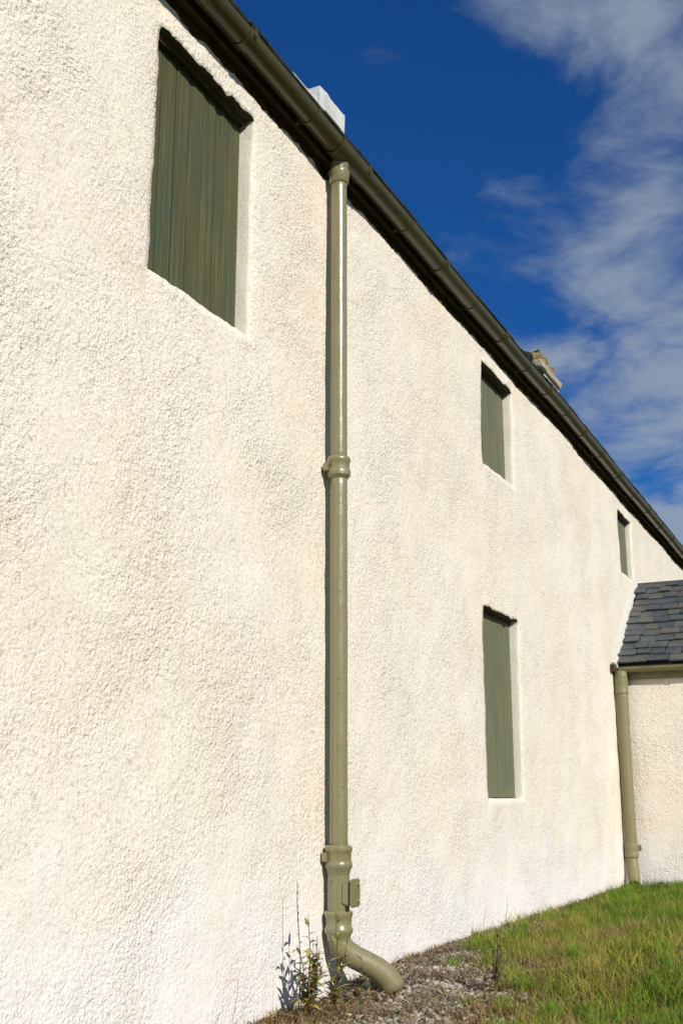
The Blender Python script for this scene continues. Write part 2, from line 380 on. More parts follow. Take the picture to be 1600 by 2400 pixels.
# wallhead: dark brown band behind the ragged top edge of the harling
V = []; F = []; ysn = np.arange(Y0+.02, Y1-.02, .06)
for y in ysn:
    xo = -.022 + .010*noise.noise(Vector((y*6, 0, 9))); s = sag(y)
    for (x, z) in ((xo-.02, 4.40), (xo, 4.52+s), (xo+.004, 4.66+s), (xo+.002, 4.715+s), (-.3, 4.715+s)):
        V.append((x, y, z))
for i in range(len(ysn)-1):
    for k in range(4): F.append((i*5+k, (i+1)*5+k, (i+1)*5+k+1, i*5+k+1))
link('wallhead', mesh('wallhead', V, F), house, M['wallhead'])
# soffit board + fascia
def strip(name, prof, m, parent, y0=Y0, y1=Y1, step=.3, close=True, fn=sag):
    n = len(prof); ysn = list(np.arange(y0, y1, step)) + [y1]; V = []; F = []
    for y in ysn:
        for x, z in prof: V.append((x, y, z+fn(y)))
    for i in range(len(ysn)-1):
        for k in range(n if close else n-1):
            k2 = (k+1) % n; F.append((i*n+k, i*n+k2, (i+1)*n+k2, (i+1)*n+k))
    if close: F.append(tuple(range(n))[::-1]); F.append(tuple((len(ysn)-1)*n+k for k in range(n)))
    o = link(name, mesh(name, V, F), parent, m)
    bm = bmesh.new(); bm.from_mesh(o.data); bmesh.ops.recalc_face_normals(bm, faces=bm.faces[:]); bm.to_mesh(o.data); bm.free(); return o
strip('fascia_board', [(-.018, 4.655), (.030, 4.655), (.030, 4.755), (-.018, 4.755)], M['soffit'], house)
roof = strip('roof', [(.095, 4.758), (RX, RZ-.045), (RX*2-.09, 4.758), (RX*2-.09, 4.70), (RX, RZ-.11), (.095, 4.715)], M['slate_b'], house, Y0-.05, Y1+.05)
tube('ridge_tile', [(RX, y, RZ+.0+sag(y)) for y in np.arange(Y0-.05, Y1+.1, .45)], .09, M['ridge'], roof, 10)
# slates: eave course one by one, courses above joined
sl = (RZ-4.77)/(0.11-RX); slen = math.hypot(1, sl); ux, uz = -1/slen, sl/slen; nxn, nzn = sl/slen, 1/slen
def slate_verts(y, wd, s0, ln, th, lift, skew=0):
    out = []
    for (s, l) in ((s0+skew, lift), (s0+ln, .006)):
        for t in (0, th):
            for yq in (y, y+wd):
                x = .118 + ux*s + nxn*(l+t); z = 4.797 + uz*s + nzn*(l+t) + sag(yq); out.append((x, yq, z))
    return out
SF = [(0,1,3,2),(4,6,7,5),(0,4,5,1),(2,3,7,6),(0,2,6,4),(1,5,7,3)]
y = 1.5; 
base_slate = None
while y < 25:
    wd = rnd.uniform(.17, .26)
    me = mesh('slate', slate_verts(y, wd-.004, 0, .36, rnd.uniform(.007, .012), .012, rnd.uniform(-.010, .012)), SF, M['slate'] if rnd.random() < .6 else M['slate_b'])
    link('slate', me, roof); y += wd
V = []; F = []
for r in range(1, 17):
    y = Y0-.03 + rnd.uniform(0, .1)
    while y < Y1-.1:
        wd = rnd.uniform(.2, .32); b = len(V)
        V += slate_verts(y, wd-.004, r*.205, .36, rnd.uniform(.007, .011), .02, rnd.uniform(-.006, .006)); F += [tuple(b+q for q in f) for f in SF]; y += wd
up = link('upper_slates', mesh('upper_slates', V, F, M['slate_b']), roof); up['kind'] = 'stuff'

# boarded windows
def window(o, k):
    e = bpy.data.objects.new('boarded_window', None); COL.objects.link(e); e.parent = house; e.location = (-DEP, o['y0'], o['z0'])
    W = o['y1']-o['y0']; H = o['z1']-o['z0']; m = M[o['m']]; npl = 7 if k == 0 else 4
    pw = (W-.012)/npl; yv = .006
    box('backing', (-.06, .0, -.01), (-.035, W, H+.02), M['black'], e)  # black sheet painted in for the dark void behind the plank gaps
    for i in range(npl):
        w_ = pw
        xo = rnd.uniform(-.0025, .0025); z0 = .012 if k == 2 else .002
        p = box('plank', (-.022+xo, yv, z0), (xo, yv+w_-.0058, z0+H-.012), m, e, .0012)
        yv += w_
    # dark bar paints in the shadow line where soffit meets shutter
    bm = bmesh.new(); box_bm(bm, (-.03, .004, H-.022), (.014, W-.004, H+.05), .003)
    me = bpy.data.meshes.new('lintel_and_shade'); bm.to_mesh(me); bm.free(); link('lintel_and_shade', me, e, M['lintel_and_shade'])
    if k == 2: box('sill_gap_shade', (-.02, .004, .0), (.008, W-.006, .010), M['lintel_and_shade'], e)  # dark strip stands in for the shaded gap below the planks
    return e
for k, o in enumerate(OPEN): window(o, k)

# ridge chimneys
ch = bpy.data.objects.new('white_chimney', None); COL.objects.link(ch); ch.parent = house; ch.location = (-2.2, 9.67, 6.5)
ch['label'] = 'pale limewashed chimney with a sloping shoulder'
def rough_block(name, lo, hi, m, parent, cuts=5, amp=.012, slope=None, seed=0):
    bm = bmesh.new(); box_bm(bm, lo, hi); bmesh.ops.subdivide_edges(bm, edges=bm.edges[:], cuts=cuts, use_grid_fill=True)
    for v in bm.verts:
        if slope and v.co.z > (lo[2]+hi[2])/2:
            t = (v.co.y-lo[1])/(hi[1]-lo[1]); v.co.z -= slope*(1-t)*((v.co.z-lo[2])/(hi[2]-lo[2]))
        p = v.co*9 + Vector((seed, 0, 0))
        v.co += Vector((noise.noise(p), noise.noise(p+Vector((9,0,0))), noise.noise(p+Vector((0,9,0)))))*amp
    me = bpy.data.meshes.new(name); bm.to_mesh(me); bm.free(); return sharp(link(name, me, parent, m), 35)
rough_block('stack', (-.75, 0, 0), (0, .62, 2.075), M['harl_white'], ch, 6, .012)
rough_block('shoulder', (-.70, -.95, 0), (-.02, -.02, 1.93), M['harl_white'], ch, 6, .025, .13, 3)
c2 = bpy.data.objects.new('stone_topped_chimney', None); COL.objects.link(c2); c2.parent = house; c2.location = (-2.2, 18.7, 6.5)
c2['label'] = 'smaller chimney with buff stone top and dark pot'
rough_block('stack', (-.7, 0.02, 0), (0, 1.02, 1.87), M['harl_white'], c2, 5, .01)
rough_block('coping_shadow', (-.66, -.2, 1.80), (-.04, .99, 1.94), M['black'], c2, 2, .004)  # black band paints in the shadow line beneath the coping
rough_block('coping', (-.74, -.30, 1.94), (.03, 1.10, 2.05), M['cope'], c2, 5, .03)
rough_block('stone_top', (-.6, -.16, 2.03), (-.04, .95, 2.27), M['buff'], c2, 6, .10, None, 5)
tube('chimney_pot', [(-.2, -.52, 1.5), (-.2, -.52, 1.9), (-.2, -.52, 2.0), (-.2, -.50, 2.05)], [.13, .12, .15, .14], M['black'], c2, 14)
box('ledge', (-.65, -.70, .5), (-.02, 0.0, 1.72), M['harl_white'], c2)

# ------------------------------------------------------------ main gutter
GX, GZ, GR = .112, 4.708, .062
gut = thing('eaves_gutter', 'dark olive half-round gutter running along the main eaves above the windows', 'gutter')
def half_round(name, y0, y1, r, th, m, parent, cx=GX, cz=GZ, seg=14, lip=True, step=.25, tilt=0.0, fn=sag):
    prof = []
    for k in range(seg+1):
        a = math.pi*k/seg; prof.append((cx - (r+th)*math.cos(a), cz - (r+th)*math.sin(a)))
    if lip: prof += [(cx+r+th+.004, cz+.004), (cx+r+th, cz+.010), (cx+r-.004, cz+.006)]
    for k in range(seg+1):
        a = math.pi*k/seg; prof.append((cx + r*math.cos(a), cz - r*math.sin(a)))
    n = len(prof); L_ = max(1, int((y1-y0)/step)); V = []; F = []
    for i in range(L_+1):
        y = y0+(y1-y0)*i/L_
        for x, z in prof: V.append((x, y, z+fn(y)+tilt*(i/L_)))
    for i in range(L_):
        for k in range(n):
            k2 = (k+1) % n; F.append((i*n+k, i*n+k2, (i+1)*n+k2, (i+1)*n+k))
    F.append(tuple(range(n))[::-1]); F.append(tuple(L_*n+k for k in range(n)))
    o = link(name, mesh(name, V, F), parent, m); return sharp(o, 30)
joints = [-3.0, -1.1, .7, 2.4, 4.21, 5.62, 6.99, 8.42, 9.83, 11.2, 12.9, 14.7, 16.5, 18.3, 20.1, 21.9, 23.7, 25.5, 28.0]
for a, b in zip(joints, joints[1:]):
    half_round('gutter_section', a+.002, b-.002, GR, .004, M['gutter'], gut, tilt=0)
for q in joints[1:-1]:
    half_round('joint_collar', q-.035, q+.035, GR+.006, .005, M['gutter'], gut, step=.1)
    box('clip', (GX+GR+.006, q-.012, GZ-.03+sag(q)), (GX+GR+.017, q+.012, GZ+.014+sag(q)), M['gutter'], gut, .002)
for q in [3.4, 4.94, 6.34, 7.68, 9.13, 10.5, 12.0, 13.8, 15.6, 17.4, 19.2, 21]:
    half_round('bracket', q-.013, q+.013, GR+.005, .005, M['gutter'], gut, step=.1, lip=False)
    b_ = box('bracket_arm', (.030, q-.013, GZ-.05+sag(q)), (.052, q+.013, GZ+.02+sag(q)), M['gutter'], gut)

# ------------------------------------------------------------ main downpipe
PX, PY = .078, 5.40
dp = thing('downpipe', 'tall glossy olive cast-iron downpipe on the cream wall beside the large window', 'drainpipe', (PX, PY, 0))
PM = M['pipe']
outlet = tube('outlet', [(.012, 0, 4.668+sag(5.4)), (.006, 0, 4.64), (.0, 0, 4.615), (.0, 0, 4.585), (0, 0, 4.53)], [.055, .054, .053, .052, .052], PM, dp, 28)
half_round('gutter_outlet_collar', 5.25, 5.60, GR+.007, .005, M['gutter'], gut, step=.1)
def pl_(name, prof, m=PM): return lathe_z(name, 0, 0, prof, m, dp)
pl_('top_socket', [(4.600, .050), (4.600, .060), (4.588, .064), (4.572, .064), (4.562, .060), (4.520, .058), (4.512, .052)])
def wobble_pipe(name, z0, z1, r, m):
    zs = np.linspace(z1, z0, 24); path = [(.0012*noise.noise(Vector((0, 1, z*3))), .0012*noise.noise(Vector((5, 1, z*3))), z) for z in zs]
    return tube(name, path, [r*(1+.008*noise.noise(Vector((2, 2, z*5)))) for z in zs], m, dp, 32)
wobble_pipe('upper_pipe', 2.76, 4.56, .0465, PM)
pl_('middle_socket', [(2.815, .050), (2.815, .058), (2.808, .064), (2.797, .066), (2.786, .064), (2.780, .060), (2.744, .060), (2.738, .065), (2.722, .0665), (2.706, .065), (2.698, .058), (2.690, .050)])
def ear(z, parent=dp):
    e = box('fixing_ear', (-.066, -.070, z-.024), (-.035, -.046, z+.022), PM, parent, .004)
    e = box('fixing_ear', (-.066, .046, z-.024), (-.035, .070, z+.022), PM, parent, .004)
ear(2.752)
wobble_pipe('lower_pipe', .68, 2.74, .0475, PM)
pl_('lower_socket', [(.742, .051), (.742, .062), (.735, .070), (.722, .072), (.710, .069), (.703, .065), (.665, .065), (.658, .070), (.645, .0715), (.632, .069), (.622, .062), (.595, .056)])
ear(.685)
br = pl_('inspection_branch', [(.63, .055), (.60, .056), (.56, .057), (.46, .057), (.42, .056), (.40, .054)])
hd = Vector((.82, -.57, 0)).normalized(); hdv = Vector((.98, .18, 0)).normalized()
hb = box('access_hatch', (.03, -.046, .452), (.084, .042, .572), PM, br, .012); sharp(hb, 40)
hb = box('hatch_lid', (.0845, -.052, .444), (.100, .048, .580), PM, br, .006); sharp(hb, 40)
for s in (-1, 1):
    c = hdv*.098 + Vector((0, 0,   .513+s*.040)); tube('bolt', [tuple(c), tuple(c+hdv*.012)], .009, PM, br, 6)
pl_('shoe_socket', [(.424, .055), (.424, .066), (.417, .072), (.404, .073), (.394, .069), (.386, .066), (.352, .066), (.344, .071), (.332, .073), (.320, .071), (.312, .064), (.285, .058)])
V, F = tube_data([(0, 0, .34), (0, 0, .295), (.008, .006, .262), (.032, .024, .228), (.072, .053, .198), (.120, .088, .170), (.164, .120, .140), (.198, .146, .105), (.218, .160, .070), (.226, .166, .048)],
                 [.057, .057, .058, .058, .057, .057, .058, .060, .062, .063], 28, cap=False)
shoe = link('shoe', mesh('shoe', V, F), dp, M['pipe_dull'], True)
sm = shoe.modifiers.new('Solidify', 'SOLIDIFY'); sm.thickness = .006; sm.offset = -1

# ------------------------------------------------------------ annexe (porch) at the far right
AY0, AY1, AX = 12.75, 15.55, 2.3
ann = thing('porch', 'low slate-roofed cream harled porch projecting from the far end of the main wall', 'porch')
AM = M['harl']
def rough_wall(name, fn, nu, nv, m, parent):
    V = [fn(u/nu, v/nv) for v in range(nv+1) for u in range(nu+1)]
    F = [(v*(nu+1)+u, v*(nu+1)+u+1, (v+1)*(nu+1)+u+1, (v+1)*(nu+1)+u) for v in range(nv) for u in range(nu)]
    return link(name, mesh(name, V, F), parent, m, True)
rough_wall('side_wall', lambda u, v: (.02+(AX-.02)*u, AY0+.012*noise.noise(Vector((u*5, v*5, 3)))+.004*noise.noise(Vector((u*60, v*60, 3))), -.2+2.56*v), 60, 60, AM, ann)
poly_wall('end_wall', [(AX-.3, AY0+.02, -.2), (AX-.3, AY1-.02, -.2), (AX-.3, AY1-.02, 2.3), (AX-.3, (AY0+AY1)/2, 3.50), (AX-.3, AY0+.02, 2.3)], (.3, 0, 0), AM, ann)
box('rear_wall', (.02, AY1-.3, -.2), (AX-.31, AY1, 2.35), AM, ann)
proof = bpy.data.objects.new('porch_roof', None); COL.objects.link(proof); proof.parent = ann
EY, EZ, RY, RZA = 12.62, 2.395, 14.14, 3.56
a_sl = math.atan2(RZA-EZ, RY-EY); SL = math.hypot(RZA-EZ, RY-EY)
deck = poly_wall('roof_deck', [(.03, EY+.04, EZ), (.03, RY, RZA-.03), (.03, 2*RY-EY, EZ), (.03, 2*RY-EY, EZ-.04), (.03, RY, RZA-.10), (.03, EY+.04, EZ-.04)], (AX+.05, 0, 0), M['ridge'], proof)
NR = 13; gauge = (SL-.02)/NR
for side in (0, 1):
    Vs, Fs = [], []
    for r in range(NR):
        x = .035 + rnd.uniform(-.01, .05); first = True
        while x < AX+.05:
            wd = rnd.uniform(.15, .24)*(1-.25*r/NR); x2 = min(x+wd, AX+.09)
            s0 = r*gauge + rnd.uniform(-.012, .012); th = rnd.uniform(.010, .018); lift = rnd.uniform(.022, .046); vs = []
            for (s, l) in ((s0, lift), (s0+gauge*1.9 if r < NR-1 else SL, .004)):
                for t in (0, th):
                    for xq in (x, x2-.005):
                        jx = rnd.uniform(-.004, .004)
                        yq = EY + s*math.cos(a_sl) - (l+t)*math.sin(a_sl); zq = EZ + s*math.sin(a_sl) + (l+t)*math.cos(a_sl) + rnd.uniform(-.002, .002)
                        if side: yq = 2*RY - yq
                        vs.append((xq+jx, yq, zq))
            if side == 0:
                link('slate', mesh('slate', vs, SF, rnd.choice([M['slate'], M['slate'], M['slate_b']])), proof)
            else:
                b = len(Vs); Vs += vs; Fs += [tuple(b+q for q in f) for f in SF]
            x = x2
    if side:
        o = link('rear_slates', mesh('rear_slates', Vs, Fs, M['slate']), proof); o['kind'] = 'stuff'
x = .05
while x < AX+.05:
    l = min(.42, AX+.09-x)
    bm = bmesh.new(); vs = []
    me = mesh('ridge_tile', [(xx, RY+dy, RZA+dz) for xx in (x, x+l-.006) for dy, dz in ((-.14, -.085), (-.03, .018), (.03, .018), (.14, -.085), (.13, -.10), (.0, -.01), (-.13, -.10))],
              [(i, (i+1) % 7, 7+(i+1) % 7, 7+i) for i in range(7)] + [tuple(range(7))[::-1], tuple(range(7, 14))], M['ridge'])
    link('ridge_tile', me, proof); x += l
# mortar fillet where the slates meet the main wall: a lumpy sloping band
V = []; F = []; n = 70
for i in range(n+1):
    s = -.03 + (SL+.05)*i/n
    y = EY + s*math.cos(a_sl); z = EZ + s*math.sin(a_sl)
    q = .012*noise.noise(Vector((s*9, 0, 0))) + .012*noise.noise(Vector((s*27, 4, 0)))
    a = a_sl
    for (x, h) in ((-.02, -.03), (-.02, .085+q*1.5), (.018, .07+q), (.040+q, .055), (.055+q*1.8, .038), (.058+q, -.02)):
        V.append((x, y - h*math.sin(a), z + h*math.cos(a)))
for i in range(n):
    for k in range(6):
        k2 = (k+1) % 6; F.append((i*6+k, i*6+k2, (i+1)*6+k2, (i+1)*6+k))
F.append(tuple(range(6))); F.append(tuple(n*6+k for k in range(6)))
o = link('mortar_fillet', mesh('mortar_fillet', V, F), ann, M['mortar']); sharp(o, 50)
box('fascia_board', (.03, AY0-.035, 2.245), (AX, AY0-.012, 2.40), M['porch_gutter'], ann, .003)
box('board_head', (.006, 12.46, 2.32), (.034, 12.70, 2.40), M['wallhead'], ann, .004)
# porch gutter
pg = thing('porch_gutter', 'short olive gutter along the low porch eaves under the slates', 'gutter')
def half_round_x(name, x0, x1, r, th, cy, cz, m, parent, seg=12):
    prof = []
    for k in range(seg+1):
        a = math.pi*k/seg; prof.append((cy + (r+th)*math.cos(a), cz - (r+th)*math.sin(a)))
    for k in range(seg+1):
        a = math.pi*k/seg; prof.append((cy - r*math.cos(a), cz - r*math.sin(a)))
    n = len(prof); V = [(x, y, z) for x in (x0, x1) for y, z in prof]
    F = [(k, (k+1) % n, n+(k+1) % n, n+k) for k in range(n)] + [tuple(range(n))[::-1], tuple(range(n, 2*n))]
    return sharp(link(name, mesh(name, V, F), parent, m), 30)
GY = AY0-.035-.062
half_round_x('gutter_section', .06, 1.62, .055, .004, GY, 2.375, M['porch_gutter'], pg)
half_round_x('gutter_section', 1.625, AX+.06, .055, .004, GY, 2.375, M['porch_gutter'], pg)
for q in (.34, .78, 1.62, 2.1): half_round_x('bracket', q-.015, q+.015, .060, .005, GY, 2.375, M['porch_gutter'], pg)
# corner downpipe
cp = thing('downpipe', 'short olive downpipe in the corner where the porch meets the main wall', 'drainpipe', (.078, 12.640, 0))
def cl(name, prof, m=M['pipe_dull']): return lathe_z(name, 0, 0, prof, m, cp, 20)
tube('outlet', [(.0, .0, 2.335), (0, 0, 2.27), (0, .0, 2.22)], [.068, .068, .064], M['pipe_dull'], cp, 18)
cl('top_socket', [(2.26, .066), (2.255, .072), (2.225, .075), (2.205, .072), (2.13, .071), (2.12, .074), (2.09, .074), (2.08, .066)])
tube('pipe', [(.002*math.sin(z*4), 0, z) for z in np.linspace(2.14, .42, 20)], .064, M['pipe_dull'], cp, 22)
cl('lower_socket', [(.50, .065), (.495, .072), (.47, .077), (.44, .073), (.40, .072), (.385, .077), (.36, .076), (.35, .066)])
box('fixing_ear', (.05, .02, .42), (.10, .05, .48), M['pipe_dull'], cp, .004)
V, F = tube_data([(0, 0, .40), (0, 0, .33), (.010, -.02, .27), (.025, -.06, .20), (.040, -.12, .13), (.045, -.15, .09)], [.064, .064, .062, .060, .058, .058], 20, cap=False)
sh = link('shoe', mesh('shoe', V, F), cp, M['pipe_dull'], True); sm = sh.modifiers.new('Solidify', 'SOLIDIFY'); sm.thickness = .006; sm.offset = -1

# ------------------------------------------------------------ ground cover
def vnoise(x, y, s, seed):
    return np.array([noise.noise(Vector((a*s, b*s, seed))) for a, b in zip(x, y)])
# gravel: small stones between the wall and the turf
ico = bmesh.new(); bmesh.ops.create_icosphere(ico, subdivisions=1, radius=1)
IV = np.array([v.co[:] for v in ico.verts]); IF = np.array([[v.index for v in f.verts] for f in ico.faces]); ico.free()
def pebble_field(n, sampler, rmin, rmax, pal, name, label, cat):
    P = sampler(n); n = len(P)
    r = rmin + (rmax-rmin)*rng.random(n)**3.2
    sc = np.stack([r*rng.uniform(.7, 1.3, n), r*rng.uniform(.7, 1.3, n), r*rng.uniform(.4, .8, n)], 1)
    ang = rng.uniform(0, 6.28, n); c, s = np.cos(ang), np.sin(ang)
    V = IV[None]*rng.uniform(.78, 1.15, (n, len(IV), 1))*sc[:, None, :]
    x = V[..., 0]*c[:, None]-V[..., 1]*s[:, None]; y = V[..., 0]*s[:, None]+V[..., 1]*c[:, None]
    V = np.stack([x, y, V[..., 2]], -1) + P[:, None, :]; V[..., 2] += (sc[:, 2]*.35)[:, None]
    F = (IF[None] + (np.arange(n)*len(IV))[:, None, None]).reshape(-1, 3)
    pal = np.array(pal); colr = pal[rng.integers(0, len(pal), n)]*rng.uniform(.7, 1.25, (n, 1))
    cols = np.repeat(colr, len(IV), 0)
    o = link(name, fast_mesh(name, V.reshape(-1, 3), F, M['stones'], cols)); o['kind'] = 'stuff'; o['label'] = label; o['category'] = cat
    return o
def samp_gravel(n):
    out = []
    while len(out) < n:
        y = rng.uniform(4.1, 9.6); x = rng.uniform(.0, 1.5)
        if x > grass_edge(y)+.12+.12*noise.noise(Vector((x*4, y*4, 7))): continue
        if y > 8.2 and rng.random() < .5: continue
        out.append((x, y, gh(x, y)))
    return np.array(out)
PAL = [(.42,.37,.30), (.24,.21,.16), (.50,.46,.39), (.15,.12,.09), (.30,.23,.16), (.07,.06,.045), (.40,.36,.32), (.20,.17,.10)]
pebble_field(21000, samp_gravel, .003, .021, PAL, 'gravel', 'grey and beige gravel strip between the wall foot and the turf', 'gravel')
# blades
def blades(P, h, wdt, lean, cols, name, label, cat, mname='leafy', seg=3, flat=None):
    n = len(P); az = rng.uniform(0, 6.283, n); tw = rng.uniform(0, 6.283, n)
    d = np.stack([np.cos(az), np.sin(az)], 1); p = np.stack([np.cos(tw), np.sin(tw)], 1)
    rings = []
    for k in range(seg+1):
        t = k/seg; off = d*(lean*h*t*t)[:, None]; z = h*t*(1-.35*np.minimum(1, lean)*t)
        c = P + np.concatenate([off, z[:, None]], 1)
        wk = wdt*(1-t)**.7 if k < seg else wdt*0
        side = np.concatenate([p*wk[:, None]*.5, np.zeros((n, 1))], 1)
        if k < seg: rings += [c-side, c+side]
        else: rings += [c]
    V = np.stack(rings, 1); m_ = V.shape[1]; base = (np.arange(n)*m_)[:, None]
    F = []
    for k in range(seg-1):
        F.append(base + np.array([[2*k, 2*k+1, 2*k+3]])); F.append(base + np.array([[2*k, 2*k+3, 2*k+2]]))
    F.append(base + np.array([[2*seg-2, 2*seg-1, 2*seg]]))
    F = np.stack(F, 1).reshape(-1, 3)
    C = np.repeat(cols, m_, 0)
    o = link(name, fast_mesh(name, V.reshape(-1, 3), F, M[mname], C)); o['kind'] = 'stuff'; o['label'] = label; o['category'] = cat
    return o
def in_view(x, y, mar=.06):
    dx, dy = x-2.6655, y; f = -math.sin(YAW)*dx + math.cos(YAW)*dy; r = math.cos(YAW)*dx + math.sin(YAW)*dy
    return f > 1 and abs(r/f) < .315+mar
def samp_grass(n, y0=4.2, y1=14.5, x1=4.0, keep=1):
    out = []
    while len(out) < n:
        u = rng.random(); y = y0 + (y1-y0)*u**1.5; x = rng.uniform(.03, x1)
        if y > 12.7 and x < AX+.05: continue
        e = grass_edge(y) + .22*noise.noise(Vector((x*3, y*3, 7))) + .10*noise.noise(Vector((x*15, y*15, 7)))
        if x < e: 
            if rng.random() > .025: continue
        if not in_view(x, y, .25) and rng.random() < .75: continue
        out.append((x, y, gh(x, y)-.005))
    return np.array(out)
P = samp_grass(125000); n = len(P)
pn = vnoise(P[:, 0], P[:, 1], 1.6, 3)*1.3 + vnoise(P[:, 0], P[:, 1], 6, 8)*.7 + rng.normal(0, .18, n)
farg = np.clip((P[:, 1]-7.5)/4, 0, 1)
t = np.clip(.40 - pn*.9 - farg*.38 + .20*(P[:, 1] < 7), 0, 1)[:, None]
green = np.array([.120, .215, .014]); olive = np.array([.27, .26, .030]); straw = np.array([.34, .25, .095])
cols = np.where(t < .5, green*(1-2*t)+olive*2*t, olive*(2-2*t)+straw*(2*t-1))*rng.uniform(.45, 1.35, (n, 1))
dk = rng.random(n) < .12; cols[dk] *= .35
hgt = (.040 + .075*rng.random(n)**1.5)*(1+.7*np.clip(vnoise(P[:, 0], P[:, 1], 2.2, 15), -.5, 1)); hgt[rng.random(n) < .03] *= 1.9
tn = 620; T = samp_grass(tn, 4.3, 12.5); P2 = np.repeat(T, 70, 0); spread = rng.normal(0, .028, (len(P2), 2)); P2[:, :2] += spread
tc_ = np.repeat(rng.random(tn), 70)[:, None]; c2_ = np.where(tc_ < .45, np.array([.17, .29, .02]), np.where(tc_ < .75, np.array([.38, .34, .06]), np.array([.07, .12, .015])))*rng.uniform(.6, 1.3, (len(P2), 1))
th_ = np.repeat(rng.uniform(.05, .145, tn), 70)*rng.uniform(.6, 1.15, len(P2))
P = np.concatenate([P, P2]); cols = np.concatenate([cols, c2_]); hgt = np.concatenate([hgt, th_]); n = len(P); P[:, 0] = np.maximum(P[:, 0], .03)
cl_ = samp_grass(9000, 4.3, 10); n3_ = len(cl_); P = np.concatenate([P, cl_]); hgt = np.concatenate([hgt, rng.uniform(.015, .035, n3_)]); cols = np.concatenate([cols, np.array([.10, .17, .02])*rng.uniform(.5, 1.5, (n3_, 1))]); n = len(P)
wd_ = rng.uniform(.0022, .0052, n); wd_[-n3_:] = rng.uniform(.008, .016, n3_)
blades(P, hgt, wd_, rng.uniform(.1, 1.0, n), cols, 'grass', 'short green and yellowing rough grass bank in front of the wall', 'grass')
# dead straw and leaf litter over the gravel
def samp_lit(n):
    out = []
    while len(out) < n:
        y = rng.uniform(4.2, 8.5); x = rng.uniform(.03, 1.6)
        if x > grass_edge(y)+.3: continue
        if noise.noise(Vector((x*5, y*5, 31))) < -.05 + .3*rng.random(): continue
        out.append((x, y, gh(x, y)+.004))
    return np.array(out)
P = samp_lit(9000); n = len(P); pal = np.array([(.40,.33,.22), (.26,.19,.11), (.11,.075,.045), (.48,.42,.32), (.30,.16,.07), (.05,.04,.03)])
blades(P, rng.uniform(.015, .06, n), rng.uniform(.003, .008, n), rng.uniform(.8, 3.0, n), pal[rng.integers(0, 6, n)]*rng.uniform(.6, 1.2, (n, 1)), 'plant_litter', 'dead straw and plant litter scattered over the gravel', 'litter')
# reddish low moss and seedlings at the wall foot by the bottom edge of the picture
def samp_red(n):
    out = []
    while len(out) < n:
        y = rng.normal(4.85, .38); x = abs(rng.normal(.14, .13))+.02
        if y < 4.2 or y > 5.7: continue
        out.append((x, y, gh(x, y)))
    k = 0
    while k < n*.8:
        y = rng.normal(5.25, .30); x = rng.normal(.98, .14)
        out.append((x, y, gh(x, y))); k += 1
    k = 0
    while k < n*.55:
        y = rng.uniform(5.7, 12.4); x = .03+abs(rng.normal(0, .07))
        if noise.noise(Vector((y*3, 0, 44))) < -.05: continue
        out.append((x, y, gh(x, y))); k += 1
    return np.array(out)
P = samp_red(1700); n = len(P); pal = np.array([(.28,.11,.04), (.20,.08,.03), (.24,.20,.05), (.11,.13,.03), (.36,.22,.09), (.07,.04,.02)])
blades(P, rng.uniform(.015, .075, n), rng.uniform(.004, .010, n), rng.uniform(.2, 1.6, n), pal[rng.integers(0, 6, n)]*rng.uniform(.6, 1.3, (n, 1)), 'russet_seedlings', 'low russet and olive seedlings at the wall foot and gravel edge', 'ground plants')

# ------------------------------------------------------------ individual weeds
def leaf_mesh(base, d, ln, wd, droop, col, V, F, C):
    d = Vector(d).normalized(); up_ = Vector((0, 0, 1)); s = d.cross(up_)
    s = s.normalized() if s.length > .05 else Vector((1, 0, 0)); nrm = s.cross(d)
    b = len(V)
    for t, w_ in ((0, .12), (.3, .9), (.6, .8), (1, 0)):
        c = Vector(base) + d*ln*t - up_*droop*ln*t*t
        if w_ > 0: V.extend([c - s*wd*w_*.5 + nrm*wd*.12*w_, c, c + s*wd*w_*.5 + nrm*wd*.12*w_]); C.extend([col]*3)
        else: V.append(c); C.append(col)
    for k in range(2):
        F.extend([(b+3*k, b+3*k+1, b+3*k+4, b+3*k+3), (b+3*k+1, b+3*k+2, b+3*k+5, b+3*k+4)])
    F.extend([(b+6, b+7, b+9), (b+7, b+8, b+9)])
def colmesh(name, V, F, C, m):
    me = mesh(name, V, F, m); a = me.color_attributes.new('col', 'FLOAT_COLOR', 'POINT')
    a.data.foreach_set('color', [c for q in C for c in (*q, 1)]); return me
